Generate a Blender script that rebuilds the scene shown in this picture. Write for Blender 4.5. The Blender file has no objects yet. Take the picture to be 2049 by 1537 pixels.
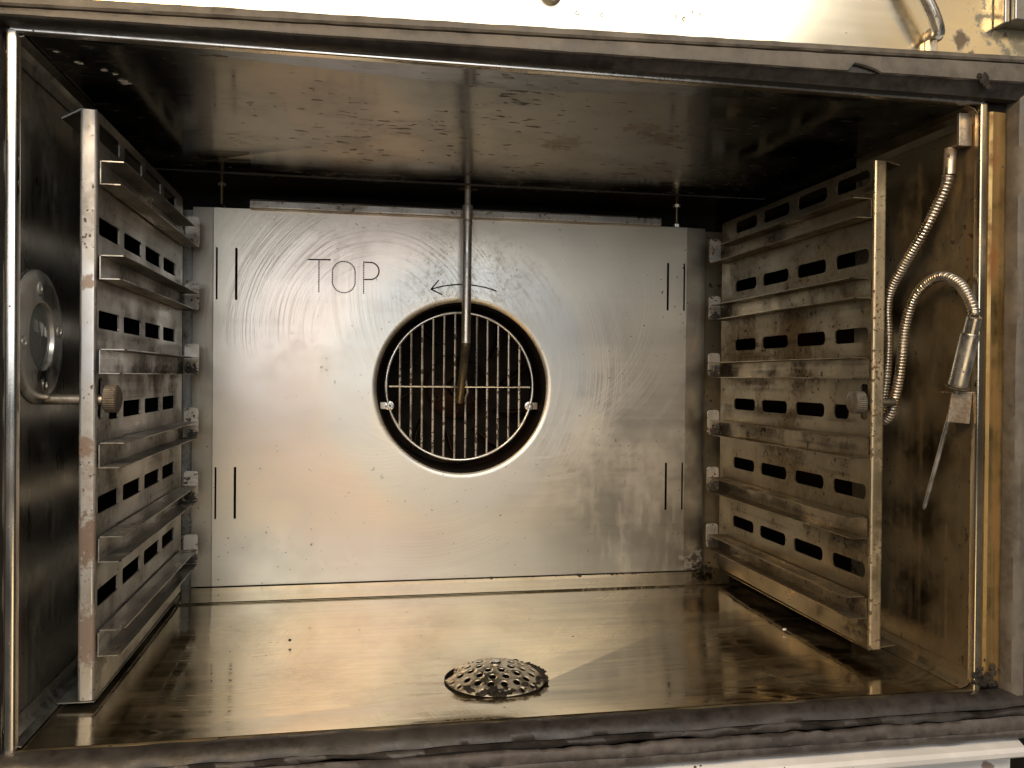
import bpy, bmesh, math, random
from mathutils import Vector, Matrix, noise
from mathutils.geometry import tessellate_polygon, delaunay_2d_cdt

random.seed(7)
S = bpy.context.scene
COL = S.collection
R = math.radians
PI = math.pi

# ---------------------------------------------------------------- camera
cam = bpy.data.cameras.new('camera')
cam_o = bpy.data.objects.new('camera', cam)
COL.objects.link(cam_o)
S.camera = cam_o
cam.sensor_width = 36.0
cam.lens = 1695.9 / 2049 * 36.0
cam.clip_start = 0.01
cam.clip_end = 50
_yaw, _pitch, _roll = .1811, -.0083, .0091
fw = Vector((math.sin(_yaw) * math.cos(_pitch), math.cos(_yaw) * math.cos(_pitch), math.sin(_pitch)))
rt = Vector((math.cos(_yaw), -math.sin(_yaw), 0))
up = rt.cross(fw)
r2 = math.cos(_roll) * rt + math.sin(_roll) * up
u2 = math.cos(_roll) * up - math.sin(_roll) * rt
M = Matrix((r2, u2, -fw)).transposed().to_4x4()
M.translation = Vector((.1879, -.5154, .2124))
cam_o.matrix_world = M

# ---------------------------------------------------------------- light
W = bpy.data.worlds.new('World')
S.world = W
W.use_nodes = True
bg = W.node_tree.nodes['Background']
bg.inputs[0].default_value = (0.95, 0.90, 0.85, 1)
bg.inputs[1].default_value = 0.06

def lamp(name, loc, target, sx, sy, power, color):
    d = bpy.data.lights.new(name, 'AREA')
    d.shape = 'RECTANGLE'; d.size = sx; d.size_y = sy
    d.energy = power; d.color = color
    o = bpy.data.objects.new(name, d)
    COL.objects.link(o)
    o.location = loc
    o.rotation_euler = (Vector(target) - Vector(loc)).to_track_quat('-Z', 'Y').to_euler()
    return o

lamp('kitchen_ceiling_light', (0.50, -1.55, 1.27), (.3, .2, .25), 1.6, .4, 17, (1.0, .95, .86))
lamp('kitchen_window_light', (-0.10, -2.00, .60), (.3, .3, .2), 1.9, .75, 12.0, (.90, .95, 1.0))
lamp('warm_low_light', (.25, -1.25, -.30), (.30, .3, .1), .8, .35, 2.0, (1.0, .74, .42))  # warm area lamp set low in front of the opening
lamp('warm_side_light', (-.35, -.95, .85), (.6, .1, .1), .35, .35, 10, (1.0, .66, .30))
lamp('warm_far_light', (1.9, -1.5, 1.15), (.4, .1, .3), .6, .4, 1.0, (1.0, .74, .40))

S.view_settings.view_transform = 'Standard'
S.view_settings.look = 'None'
S.view_settings.exposure = 0.0
S.view_settings.gamma = 1.0
S.view_settings.use_curve_mapping = False
S.cycles.max_bounces = 5
S.cycles.glossy_bounces = 5
S.cycles.diffuse_bounces = 3
S.cycles.use_adaptive_sampling = True
S.cycles.adaptive_threshold = 0.02
S.cycles.use_denoising = True
S.cycles.sample_clamp_indirect = 6.0
S.cycles.caustics_reflective = True

# ---------------------------------------------------------------- node helpers
class NT:
    def __init__(s, name):
        s.m = bpy.data.materials.new(name); s.m.use_nodes = True
        s.t = s.m.node_tree; s.t.nodes.clear()
        s.out = s.n('ShaderNodeOutputMaterial'); s.b = s.n('ShaderNodeBsdfPrincipled')
        s.t.links.new(s.b.outputs[0], s.out.inputs[0])
        s.pos = s.n('ShaderNodeNewGeometry').outputs['Position']
    def n(s, k): return s.t.nodes.new(k)
    def l(s, a, b):
        if isinstance(a, (int, float)): b.default_value = a
        elif isinstance(a, (tuple, list)):
            b.default_value = (*a, 1) if len(a) == 3 and len(b.default_value) == 4 else a
        else: s.t.links.new(a, b)
    def math(s, op, a, b=0.0, c=None, clamp=False):
        x = s.n('ShaderNodeMath'); x.operation = op; x.use_clamp = clamp
        s.l(a, x.inputs[0]); s.l(b, x.inputs[1])
        if c is not None: s.l(c, x.inputs[2])
        return x.outputs[0]
    def add(s, a, b): return s.math('ADD', a, b)
    def mul(s, a, b, clamp=False): return s.math('MULTIPLY', a, b, clamp=clamp)
    def sub(s, a, b): return s.math('SUBTRACT', a, b)
    def ramp(s, a, lo, hi, o0=0.0, o1=1.0, smooth=True):
        x = s.n('ShaderNodeMapRange'); x.interpolation_type = 'SMOOTHSTEP' if smooth else 'LINEAR'
        s.l(a, x.inputs[0]); s.l(lo, x.inputs[1]); s.l(hi, x.inputs[2]); s.l(o0, x.inputs[3]); s.l(o1, x.inputs[4])
        return x.outputs[0]
    def vec(s, v, scale=(1, 1, 1), off=(0, 0, 0), rot=None):
        x = s.n('ShaderNodeMapping'); s.l(v, x.inputs[0])
        x.inputs['Location'].default_value = off; x.inputs['Scale'].default_value = scale
        if rot: x.inputs['Rotation'].default_value = rot
        return x.outputs[0]
    def noise(s, scale, detail=4, rough=.55, stretch=None, off=(0, 0, 0), v=None, rot=None):
        x = s.n('ShaderNodeTexNoise')
        v = v or s.pos
        if stretch or off != (0, 0, 0) or rot: v = s.vec(v, stretch or (1, 1, 1), off, rot)
        s.l(v, x.inputs['Vector']); x.inputs['Scale'].default_value = scale
        x.inputs['Detail'].default_value = detail; x.inputs['Roughness'].default_value = rough
        return x.outputs[0]
    def voro(s, scale, v=None, rand=1.0, out='Distance', feature='F1'):
        x = s.n('ShaderNodeTexVoronoi'); x.feature = feature
        s.l(v or s.pos, x.inputs['Vector']); x.inputs['Scale'].default_value = scale; x.inputs['Randomness'].default_value = rand
        return x.outputs[out]
    def mix(s, f, a, b, mode='MIX'):
        x = s.n('ShaderNodeMix'); x.data_type = 'RGBA'; x.blend_type = mode
        s.l(f, x.inputs[0]); s.l(a, x.inputs[6]); s.l(b, x.inputs[7])
        return x.outputs[2]
    def sep(s, v=None):
        x = s.n('ShaderNodeSeparateXYZ'); s.l(v or s.pos, x.inputs[0]); return x.outputs
    def dist(s, p, v=None):
        x = s.n('ShaderNodeVectorMath'); x.operation = 'DISTANCE'
        s.l(v or s.pos, x.inputs[0]); x.inputs[1].default_value = p
        return x.outputs['Value']
    def bump(s, h, strength, distance, normal=None):
        x = s.n('ShaderNodeBump'); x.inputs['Strength'].default_value = strength; x.inputs['Distance'].default_value = distance
        s.l(h, x.inputs['Height'])
        if normal is not None: s.l(normal, x.inputs['Normal'])
        return x.outputs[0]
    def set(s, **k):
        names = dict(color='Base Color', metal='Metallic', rough='Roughness', normal='Normal', aniso='Anisotropic',
                     spec='Specular IOR Level', trans='Transmission Weight', ior='IOR', coat='Coat Weight')
        for a, v in k.items(): s.l(v, s.b.inputs[names[a]])
        return s.m

BRUSH = {'X': (5, 260, 260), 'Y': (260, 5, 260), 'Z': (260, 260, 5)}

def steel(name, base=(.56, .53, .48), rough=.32, brush='X', dirt=(.16, .11, .06), dirt_amt=.4, dirt_scale=14,
          spots=.3, spot_scale=170, film=.2, film_col=(.5, .47, .42), metal=1.0, rough_var=.12, streak=None, streak_col=(.2, .09, .025),
          blobs=(), bumpy=.25, swirl=None, extra=None, brush_amt=1.0, wavy=0, spot_stretch=None, spot_col=(.022, .013, .007), swirl_col=(.86, .80, .70)):
    t = NT(name)
    br = t.noise(1.0, 2, .6, stretch=BRUSH[brush])
    big = t.noise(dirt_scale, 4, .62)
    big2 = t.noise(dirt_scale * .45, 3, .6, off=(3.1, 1.7, 5.3))
    fine = t.noise(dirt_scale * 9, 3, .6, off=(1.3, 4.2, .4))
    bA = .055 * brush_amt
    col = t.mix(t.ramp(br, .3, .7), tuple(c * (1 - bA) for c in base), tuple(min(1, c * (1 + bA)) for c in base))
    rg = t.add(t.ramp(big2, .3, .7, rough - rough_var, rough + rough_var), t.ramp(br, .3, .7, -.04 * brush_amt, .04 * brush_amt))
    # dull film of dried grease and lime
    fm = t.mul(t.mul(t.ramp(big, .40, .68), t.ramp(fine, .3, .6, .5, 1.0)), film)
    mt = t.sub(metal, t.mul(fm, .75))
    col = t.mix(fm, col, film_col); rg = t.add(rg, t.mul(fm, .30))
    # burnt-on brown
    dm = t.mul(t.ramp(t.add(t.mul(big2, .65), t.mul(fine, .35)), .60 - .22 * dirt_amt, .74 - .12 * dirt_amt), min(1, dirt_amt * 1.3))
    col = t.mix(dm, col, dirt); rg = t.add(rg, t.mul(dm, .2)); mt = t.mul(mt, t.sub(1.0, t.mul(dm, .6)))
    if streak:
        axis, amt = streak
        sc = {'X': (1.5, 60, 60), 'Y': (60, 1.5, 60), 'Z': (60, 60, 1.5)}[axis]
        sm = t.mul(t.mul(t.ramp(t.noise(1.0, 3, .65, stretch=sc), .52, .66), t.ramp(big, .35, .6)), amt)
        col = t.mix(sm, col, streak_col); mt = t.mul(mt, t.sub(1.0, t.mul(sm, .8))); rg = t.add(rg, t.mul(sm, .2))
    if spots > 0:
        sn = t.noise(spot_scale, 2, .5, off=(9, 5, 2), stretch=spot_stretch)
        th = t.ramp(t.add(t.mul(big, .6), t.mul(big2, .4)), .38, .60, .77 - .06 * spots, .735 - .20 * spots)
        sp = t.ramp(sn, th, t.add(th, .035))
        col = t.mix(t.mul(sp, .9), col, spot_col); mt = t.mul(mt, t.sub(1.0, sp)); rg = t.add(rg, t.mul(sp, .25))
    for (p, r, c, a) in blobs:      # burnt, rusty and painted-reflection patches, each with its own shape
        d = t.add(t.dist(p), t.mul(t.sub(fine, .5), r * 2.4))
        bm_ = t.mul(t.ramp(d, r, r * .55), a)
        col = t.mix(bm_, col, c); mt = t.mul(mt, t.sub(1.0, bm_)); rg = t.add(rg, t.mul(bm_, .25))
    if swirl:
        for (c, r0, r1, freq, amt, off) in swirl:
            d = t.dist(c)
            dv = t.n('ShaderNodeCombineXYZ'); t.l(t.add(t.mul(d, freq), t.mul(big2, freq * .012)), dv.inputs[0])
            t.l(t.mul(big, 1.6), dv.inputs[1]); dv.inputs[2].default_value = off[0]
            ln = t.noise(1.0, 3, .7, v=dv.outputs[0])
            mk = t.mul(t.mul(t.ramp(d, r0, r0 + .03), t.ramp(d, r1, r1 - .08)), t.ramp(t.noise(6, 2, .5, off=off), .44, .60))
            ln = t.mul(t.mul(t.ramp(ln, .46, .70), mk), amt)
            col = t.mix(ln, col, swirl_col); rg = t.add(rg, t.mul(ln, .14)); mt = t.mul(mt, t.sub(1.0, t.mul(ln, .3)))
    if extra: col, rg, mt = extra(t, col, rg, mt)
    t.set(color=col, metal=mt, rough=t.math('MINIMUM', t.math('MAXIMUM', rg, .06), .95))
    if wavy: t.set(normal=t.bump(t.noise(9, 1, .5, off=(2, 8, 3)), wavy, .012))     # slightly wavy sheet
    elif bumpy: t.set(normal=t.bump(fine, bumpy * .35, .0004))
    return t.m

def plain(name, col, rough=.5, metal=0.0, var=.3, scale=60, bump=.3, bdist=.0006, col2=None, spec=None):
    t = NT(name)
    n1 = t.noise(scale, 6, .65); n2 = t.noise(scale * .18, 4, .6, off=(4, 1, 7))
    c = t.mix(t.ramp(n1, .3, .7), tuple(x * (1 - var) for x in col), tuple(min(1, x * (1 + var)) for x in col))
    if col2: c = t.mix(t.ramp(n2, .48, .66), c, col2)
    k = dict(color=c, metal=metal, rough=t.ramp(n1, .3, .7, rough - .1, rough + .1), normal=t.bump(n1, bump, bdist))
    if spec is not None: k['spec'] = spec
    return t.set(**k)

# hues of the heat tint round the fan opening
def panel_extra(t, col, rg, mt):
    d = t.add(t.dist((.2955, .352, .2007)), t.mul(t.sub(t.noise(11, 3, .5), .5), .05))
    pink = t.mul(t.ramp(d, .11, .16), t.ramp(d, .27, .19))
    x, y, z = t.sep()
    pink = t.mul(pink, t.ramp(x, .34, .22))
    col = t.mix(t.mul(pink, .55), col, (.66, .53, .47))
    blue = t.mul(t.ramp(d, .085, .10), t.ramp(d, .15, .115))
    col = t.mix(t.mul(blue, .45), col, (.55, .58, .60))
    # lime splashes beside the pipe
    m = t.mul(t.ramp(t.dist((.31, .352, .31)), .10, .03), t.ramp(t.noise(240, 5, .7), .50, .62))
    col = t.mix(t.mul(m, .35), col, (.86, .82, .72)); rg = t.add(rg, t.mul(m, .10)); mt = t.sub(mt, t.mul(m, .2))
    # runs on the lower right
    r_ = t.mul(t.mul(t.ramp(x, .36, .45), t.ramp(z, .17, .05)), t.ramp(t.noise(1.0, 4, .65, stretch=(130, 130, 22)), .52, .66))
    col = t.mix(t.mul(r_, .10), col, (.72, .66, .52)); rg = t.add(rg, t.mul(r_, .04)); mt = t.sub(mt, t.mul(r_, .08))
    return col, rg, mt

BURN = (.018, .011, .006)
M_panel = steel('brushed steel panel', (.72, .655, .55), .33, 'X', dirt_amt=.05, dirt=(.33, .25, .15), spots=.22, spot_scale=260, film=.28, film_col=(.60, .56, .48), dirt_scale=10, rough_var=.05,
                wavy=.08, swirl=[((.25, .352, .22), .05, .26, 850, .95, (1, 2, 3)), ((.21, .352, .26), .0, .22, 800, .85, (5, 2, 8)), ((.36, .352, .30), .08, .26, 850, .55, (2, 9, 4))],
                blobs=[((.548, .36, .012), .016, BURN, .95), ((.545, .36, .045), .007, BURN, .7)], extra=panel_extra, bumpy=.05, brush_amt=.2)
M_floor = steel('floor steel', (.40, .33, .215), .115, 'X', dirt=(.26, .20, .11), dirt_amt=.01, brush_amt=2.2, spots=.03, film=.25, film_col=(.27, .22, .14), rough_var=.03, wavy=.06, swirl_col=(.50, .39, .22),
                swirl=[((.55, .10, 0), .05, .50, 330, .65, (3, 1, 2)), ((.0, .55, 0), .25, .60, 360, .7, (8, 3, 1))], bumpy=.15)
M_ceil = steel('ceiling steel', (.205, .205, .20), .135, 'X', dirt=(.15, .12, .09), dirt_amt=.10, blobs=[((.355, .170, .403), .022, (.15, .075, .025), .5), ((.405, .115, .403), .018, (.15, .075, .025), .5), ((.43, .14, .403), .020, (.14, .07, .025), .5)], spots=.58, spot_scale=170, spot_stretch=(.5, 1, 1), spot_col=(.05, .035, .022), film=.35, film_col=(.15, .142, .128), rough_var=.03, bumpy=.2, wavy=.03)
M_wall_l = steel('left wall steel', (.42, .41, .37), .34, 'Z', dirt=(.05, .045, .03), dirt_amt=.5, spots=.15, film=.15, film_col=(.18, .17, .14), bumpy=.15)
M_wall_r = steel('right wall steel', (.28, .23, .15), .44, 'Z', dirt=(.19, .14, .07), dirt_amt=.5, spots=.55, spot_scale=150, film=.5, film_col=(.18, .142, .082), streak=('Z', .5),
                 blobs=[((.607, .012, .175), .016, (.06, .04, .02), .7)])
M_back = plain('near-black back wall', (.03, .024, .018), .55, .6, col2=(.02, .014, .01))  # near-black brown for the back wall and frame backing
M_frame = steel('rusty frame steel', (.44, .30, .12), .38, 'Z', dirt=(.13, .055, .014), dirt_amt=.8, spots=.2, film=.6, film_col=(.25, .16, .06), streak=('Z', .95), streak_col=(.22, .09, .02))
M_rim = steel('worn rim steel', (.70, .66, .60), .22, 'Z', dirt=(.34, .17, .07), dirt_amt=.3, spots=.15, spot_scale=200, film=.1)
M_rimr = steel('rust edged rim steel', (.66, .56, .40), .24, 'Z', dirt=(.34, .15, .05), dirt_amt=.4, spots=.15, spot_scale=200, film=.1)
M_rackL = steel('rack steel', (.36, .35, .325), .38, 'Y', dirt=(.13, .105, .07), dirt_amt=.45, dirt_scale=22, spots=.35, spot_scale=220, streak=('Y', .55), streak_col=(.06, .048, .032), film=.5, film_col=(.25, .235, .205))
M_rackR = steel('greasy rack steel', (.20, .168, .112), .38, 'Y', dirt=(.09, .062, .028), dirt_amt=.55, dirt_scale=22, spots=.65, spot_scale=240, streak=('Y', .75), streak_col=(.035, .024, .012), film=.5, film_col=(.120, .096, .054))
def rail_blobs(x, side):
    return [((x, .314, .334 - i * .06), .017 + .003 * (i % 3), BURN, .9) for i in range(1, 6)] + [((x, .075, .334 - 5 * .06), .012, BURN, .7 if side < 0 else 0)]
M_railL = steel('rail steel', (.35, .34, .315), .36, 'Y', dirt=(.10, .08, .05), dirt_amt=.5, dirt_scale=26, spots=.45, spot_scale=220, streak=('Y', .65), streak_col=(.05, .038, .024), film=.4, film_col=(.27, .25, .205), blobs=rail_blobs(.032, 1))
M_railR = steel('greasy rail steel', (.22, .183, .122), .36, 'Y', dirt=(.085, .056, .025), dirt_amt=.6, dirt_scale=26, spots=.65, spot_scale=240, streak=('Y', .75), streak_col=(.030, .021, .010), film=.4, film_col=(.11, .088, .050), blobs=rail_blobs(.561, -1))
M_flangeL = steel('rust flecked flange', (.52, .50, .47), .38, 'Z', dirt=(.30, .17, .09), dirt_amt=.34, dirt_scale=26, spots=.55, spot_scale=340, spot_col=(.10, .05, .025), film=.55, film_col=(.42, .395, .36),
                  blobs=[((.02, .06, .105), .020, (.17, .09, .045), .8), ((.02, .06, .045), .024, (.18, .10, .055), .75), ((.018, .06, .165), .008, (.24, .12, .06), .7), ((.02, .06, .27), .006, (.24, .13, .07), .6)])
M_flangeR = steel('rust pitted flange', (.50, .42, .28), .38, 'Z', dirt=(.27, .14, .05), dirt_amt=.42, dirt_scale=30, spots=1.15, spot_scale=330, spot_col=(.06, .028, .010), film=.5, film_col=(.46, .37, .24))
TABB = [((.0335 + .002 * (i % 2), .3255, .3335 - i * .06), .008 + .0015 * (i % 3), BURN, .92) for i in range(2, 6)] + [((.5575 + .002 * (i % 2), .3255, .3365 - i * .06), .0075 + .001 * (i % 3), BURN, .92) for i in range(1, 6)]
M_tab = steel('scorched tab steel', (.62, .57, .50), .42, 'Z', dirt=(.26, .17, .10), dirt_amt=.5, dirt_scale=45, spots=.8, spot_scale=330, film=.7, film_col=(.50, .45, .38), blobs=TABB)
M_pipe = steel('pipe steel', (.64, .60, .54), .40, 'Z', dirt=(.20, .15, .09), dirt_amt=.3, dirt_scale=40, spots=.3, spot_scale=300, film=.6, film_col=(.50, .46, .40))
M_dirtypipe = steel('sooty pipe steel', (.22, .18, .11), .45, 'Z', dirt=(.03, .022, .012), dirt_amt=.9, dirt_scale=60, spots=.6, spot_scale=350, film=.3, film_col=(.16, .12, .06))
M_wire = steel('grille wire', (.62, .57, .50), .36, 'Z', dirt=(.10, .05, .025), dirt_amt=.45, dirt_scale=55, spots=1.1, spot_scale=240, film=.6, film_col=(.70, .66, .58))
M_ring = steel('grille ring wire', (.76, .72, .66), .28, 'Z', dirt=(.22, .13, .07), dirt_amt=.3, dirt_scale=45, spots=.3, film=.5, film_col=(.68, .64, .57))
M_sootshade = plain('soot and painted shade', (.009, .007, .0055), .7, 0, var=.5, scale=90, col2=(.018, .010, .006), bump=.6, bdist=.002, spec=.12)  # near black, so recesses stay dark; shade put into the colour
M_fan = plain('shade-dark fan steel', (.010, .007, .005), .6, .3, var=.6, scale=70, col2=(.030, .012, .006), bump=.6, bdist=.002, spec=.12)  # near black; darkness of the fan chamber put into the colour
M_lamp = steel('lamp ring steel', (.68, .66, .62), .38, 'Z', dirt=(.2, .17, .13), dirt_amt=.2, dirt_scale=30, spots=.1, film=.8, film_col=(.55, .53, .49))
M_hose = steel('hose steel', (.58, .53, .46), .26, 'Z', dirt=(.12, .075, .04), dirt_amt=.55, dirt_scale=40, spots=0, film=.25, film_col=(.35, .30, .22), bumpy=.1)
M_bright = steel('bright fitting steel', (.66, .62, .55), .24, 'Z', dirt=(.20, .13, .06), dirt_amt=.35, dirt_scale=60, spots=.5, spot_scale=320, film=.3)
M_needle = steel('bright needle steel', (.80, .79, .76), .36, 'Z', dirt=(.4, .36, .3), dirt_amt=.1, spots=.1, film=.7, film_col=(.74, .73, .70))
M_clip = steel('stained clip steel', (.50, .44, .36), .42, 'Z', dirt=(.17, .115, .07), dirt_amt=.7, dirt_scale=70, spots=.3, spot_scale=320, film=.5, film_col=(.34, .285, .21))
M_nut = steel('knurled nut steel', (.17, .155, .13), .45, 'Z', dirt=(.10, .07, .045), dirt_amt=.6, dirt_scale=60, spots=.2, spot_scale=350, film=.3)
M_drain = steel('drain cover steel', (.68, .62, .50), .38, 'X', dirt=(.12, .08, .04), dirt_amt=.25, dirt_scale=50, spots=.15, spot_scale=350, film=.9, film_col=(.58, .52, .41))
M_crust = plain('charred crust', (.018, .014, .010), .7, 0, var=.6, scale=260, bump=.9, bdist=.0015, col2=(.045, .032, .02))
M_rubber = plain('grey rubber gasket', (.110, .096, .080), .55, 0, var=.25, scale=110, bump=.5, bdist=.001, col2=(.155, .135, .11))
M_rubberd = plain('dark rubber gasket', (.030, .026, .024), .48, 0, var=.3, scale=110, bump=.5, bdist=.001, col2=(.05, .044, .04))
M_rubberp = plain('faded rubber gasket', (.088, .076, .071), .60, 0, var=.35, scale=110, bump=.6, bdist=.001, col2=(.055, .048, .046))
M_blackgap = plain('dark recess', (.01, .009, .008), .7)
M_face = steel('front panel steel', (.66, .59, .46), .24, 'X', dirt=(.30, .22, .12), dirt_amt=.10, spots=.10, film=.15, film_col=(.60, .57, .50), bumpy=0, brush_amt=.3, rough_var=.03,
               blobs=[((.592, 0, .4445), .007, (.07, .032, .008), .85), ((.60, 0, .436), .004, (.09, .04, .01), .8), ((.66, 0, .47), .055, (.10, .095, .05), .75)])  # large olive patch paints the panel's dark reflection at the right
M_face_low = steel('drip edge steel', (.84, .83, .82), .42, 'X', dirt=(.34, .28, .22), dirt_amt=.12, spots=.3, film=.5, film_col=(.80, .79, .78), bumpy=0, metal=.25, brush_amt=.3,
                   blobs=[((.62, 0, -.055), .006, (.15, .07, .03), .8)])
M_hole = plain('punched hole', (.02, .016, .013), .8)
M_white = plain('white crumb', (.8, .78, .72), .6)
M_water = NT('clear water').set(color=(1, 1, 1), rough=.02, trans=1.0, ior=1.33)
M_glass = NT('lamp glass').set(color=(.9, .95, .92), rough=.05, trans=.85, ior=1.45)

# ---------------------------------------------------------------- mesh helpers
def wloc(p):
    v = Vector((0, 0, 0))
    while p is not None:
        v += Vector(p.location); p = p.parent
    return v

def tag(o, label=None, cat=None, group=None, kind=None):
    if label: o['label'] = label
    if cat: o['category'] = cat
    if group: o['group'] = group
    if kind: o['kind'] = kind
    return o

def thing(name, loc, label, cat, group=None):
    o = bpy.data.objects.new(name, None); COL.objects.link(o)
    o.empty_display_size = .02; o.location = loc
    return tag(o, label, cat, group)

class MB:
    """collects vertices in scene coordinates; build() links them as one mesh object"""
    def __init__(s): s.v = []; s.f = []; s.sm = []
    def add(s, vs, fs, smooth=False):
        k = len(s.v); s.v += [Vector(v) for v in vs]
        for f in fs: s.f.append([i + k for i in f]); s.sm.append(smooth)
        return s
    def box(s, a, b):
        x0, y0, z0 = a; x1, y1, z1 = b
        return s.add([(x0, y0, z0), (x1, y0, z0), (x1, y1, z0), (x0, y1, z0), (x0, y0, z1), (x1, y0, z1), (x1, y1, z1), (x0, y1, z1)],
                     [(0, 3, 2, 1), (4, 5, 6, 7), (0, 1, 5, 4), (1, 2, 6, 5), (2, 3, 7, 6), (3, 0, 4, 7)])
    def rings(s, rings, closed=True, caps=True, smooth=True, loop=False):
        n = len(rings[0]); vs = [p for r in rings for p in r]; fs = []
        m = len(rings)
        for i in range(m if loop else m - 1):
            j = (i + 1) % m
            for k in range(n if closed else n - 1):
                q = (k + 1) % n
                fs.append((i * n + k, i * n + q, j * n + q, j * n + k))
        s.add(vs, fs, smooth)
        if caps and not loop:
            s.add(rings[0], [tuple(range(n))[::-1]]); s.add(rings[-1], [tuple(range(n))])
        return s
    def tube(s, path, r, seg=14, caps=True, loop=False):
        pts = [Vector(p) for p in path]; rr = r if isinstance(r, (list, tuple)) else [r] * len(pts)
        rings = []; nrm = None
        for i, p in enumerate(pts):
            if loop: t = pts[(i + 1) % len(pts)] - pts[i - 1]
            else: t = pts[min(i + 1, len(pts) - 1)] - pts[max(i - 1, 0)]
            t.normalize()
            if nrm is None:
                nrm = t.orthogonal().normalized()
            nrm = (nrm - t * nrm.dot(t)).normalized(); b = t.cross(nrm)
            rings.append([p + (nrm * math.cos(2 * PI * k / seg) + b * math.sin(2 * PI * k / seg)) * rr[i] for k in range(seg)])
        return s.rings(rings, caps=caps, loop=loop)
    def lathe(s, c, axis, prof, seg=48, caps=False, a0=0, a1=2 * PI):
        """prof: (radius, along-axis)"""
        c = Vector(c); ax = Vector(axis).normalized(); u = ax.orthogonal().normalized(); w = ax.cross(u)
        rings = [[c + ax * h + (u * math.cos(2 * PI * k / seg) + w * math.sin(2 * PI * k / seg)) * rad for k in range(seg)] for rad, h in prof]
        return s.rings(rings, caps=caps)
    def plate(s, outer, holes, o, u, v, th):
        """flat sheet with holes; the face lies at o + a*u + b*v and the sheet runs th along -normal"""
        o, u, v = Vector(o), Vector(u), Vector(v); w = u.cross(v).normalized() * th
        loops = [outer] + list(holes); flat = [p for l in loops for p in l]
        tris = tessellate_polygon([[Vector((a, b, 0)) for a, b in l] for l in loops])
        fr = [o + u * a + v * b for a, b in flat]; bk = [p - w for p in fr]
        fs = []
        for t in tris:
            a, b, c = [Vector(flat[i]) for i in t]
            t = tuple(t) if (b - a).cross(c - a) > 0 else tuple(t)[::-1]
            fs.append(t)
        n = len(fr)
        s.add(fr + bk, fs + [tuple(i + n for i in f[::-1]) for f in fs])
        k = 0
        for l in loops:
            m = len(l)
            vs = [fr[k + i] for i in range(m)] + [bk[k + i] for i in range(m)]
            s.add(vs, [(i, (i + 1) % m, (i + 1) % m + m, i + m) for i in range(m)]); k += m
        return s
    def sheet(s, poly, th, axis, a0, a1, smooth=False, side=1):
        """polyline in the two axes other than `axis` (in xyz order), thickened by th and drawn out from a0 to a1"""
        P = [Vector(p) for p in poly]; off = []
        for i, p in enumerate(P):
            d0 = (P[i] - P[i - 1]).normalized() if i else None
            d1 = (P[i + 1] - P[i]).normalized() if i < len(P) - 1 else None
            n0 = Vector((-d0.y, d0.x)) if d0 else None; n1 = Vector((-d1.y, d1.x)) if d1 else None
            if n0 and n1:
                n = (n0 + n1).normalized(); n = n / max(.4, n.dot(n0))
            else: n = n0 or n1
            off.append(p + n * th * side)
        loop = P + off[::-1]
        def to3(p, a):
            return {'X': (a, p[0], p[1]), 'Y': (p[0], a, p[1]), 'Z': (p[0], p[1], a)}[axis]
        A = [to3(p, a0) for p in loop]; B = [to3(p, a1) for p in loop]; n = len(loop); m = len(P)
        s.add(A + B, [(i, (i + 1) % n, (i + 1) % n + n, i + n) for i in range(n)])
        for q in (A, B):
            s.add(q, [(i, i + 1, n - 2 - i, n - 1 - i) for i in range(m - 1)])
        return s
    def build(s, name, mat, parent=None, label=None, bevel=0, sharp=38):
        L = wloc(parent); me = bpy.data.meshes.new(name)
        org = Vector((0, 0, 0))
        if parent is None and s.v:
            xs = [v.x for v in s.v]; ys = [v.y for v in s.v]; zs = [v.z for v in s.v]
            org = Vector(((min(xs) + max(xs)) / 2, (min(ys) + max(ys)) / 2, min(zs)))
        me.from_pydata([v - L - org for v in s.v], [], s.f)
        me.polygons.foreach_set('use_smooth', s.sm)
        bm = bmesh.new(); bm.from_mesh(me)
        bmesh.ops.remove_doubles(bm, verts=bm.verts, dist=1e-6)
        bmesh.ops.recalc_face_normals(bm, faces=bm.faces)
        bm.to_mesh(me); bm.free()
        if any(s.sm): me.set_sharp_from_angle(angle=R(sharp))
        me.materials.append(mat); me.update()
        o = bpy.data.objects.new(name, me); COL.objects.link(o); o.parent = parent; o.location = org
        if bevel:
            b = o.modifiers.new('bevel', 'BEVEL'); b.width = bevel; b.segments = 2; b.limit_method = 'ANGLE'; b.angle_limit = R(40)
        if label: o['label'] = label
        return o

def arc(cx, cy, r, a0, a1, n):
    return [(cx + r * math.cos(R(a0 + (a1 - a0) * i / n)), cy + r * math.sin(R(a0 + (a1 - a0) * i / n))) for i in range(n + 1)]
def rrect(x0, y0, x1, y1, r, n=4):
    return arc(x1 - r, y0 + r, r, -90, 0, n) + arc(x1 - r, y1 - r, r, 0, 90, n) + arc(x0 + r, y1 - r, r, 90, 180, n) + arc(x0 + r, y0 + r, r, 180, 270, n)
def circ(cx, cy, r, n=24):
    return [(cx + r * math.cos(2 * PI * i / n), cy + r * math.sin(2 * PI * i / n)) for i in range(n)]
def spline(pts, n=12):
    P = [Vector(p) for p in pts]; P = [2 * P[0] - P[1]] + P + [2 * P[-1] - P[-2]]; out = []
    for i in range(1, len(P) - 2):
        for k in range(n):
            t = k / n; a, b, c, d = P[i - 1], P[i], P[i + 1], P[i + 2]
            out.append(.5 * ((2 * b) + (c - a) * t + (2 * a - 5 * b + 4 * c - d) * t * t + (3 * b - a - 3 * c + d) * t ** 3))
    out.append(P[-2]); return out
def resample(pts, step):
    out = [pts[0]]; acc = 0
    for a, b in zip(pts, pts[1:]):
        L = (b - a).length; d = step - acc
        while d <= L:
            out.append(a.lerp(b, d / L)); d += step
        acc = L - (d - step)
    return out

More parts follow.
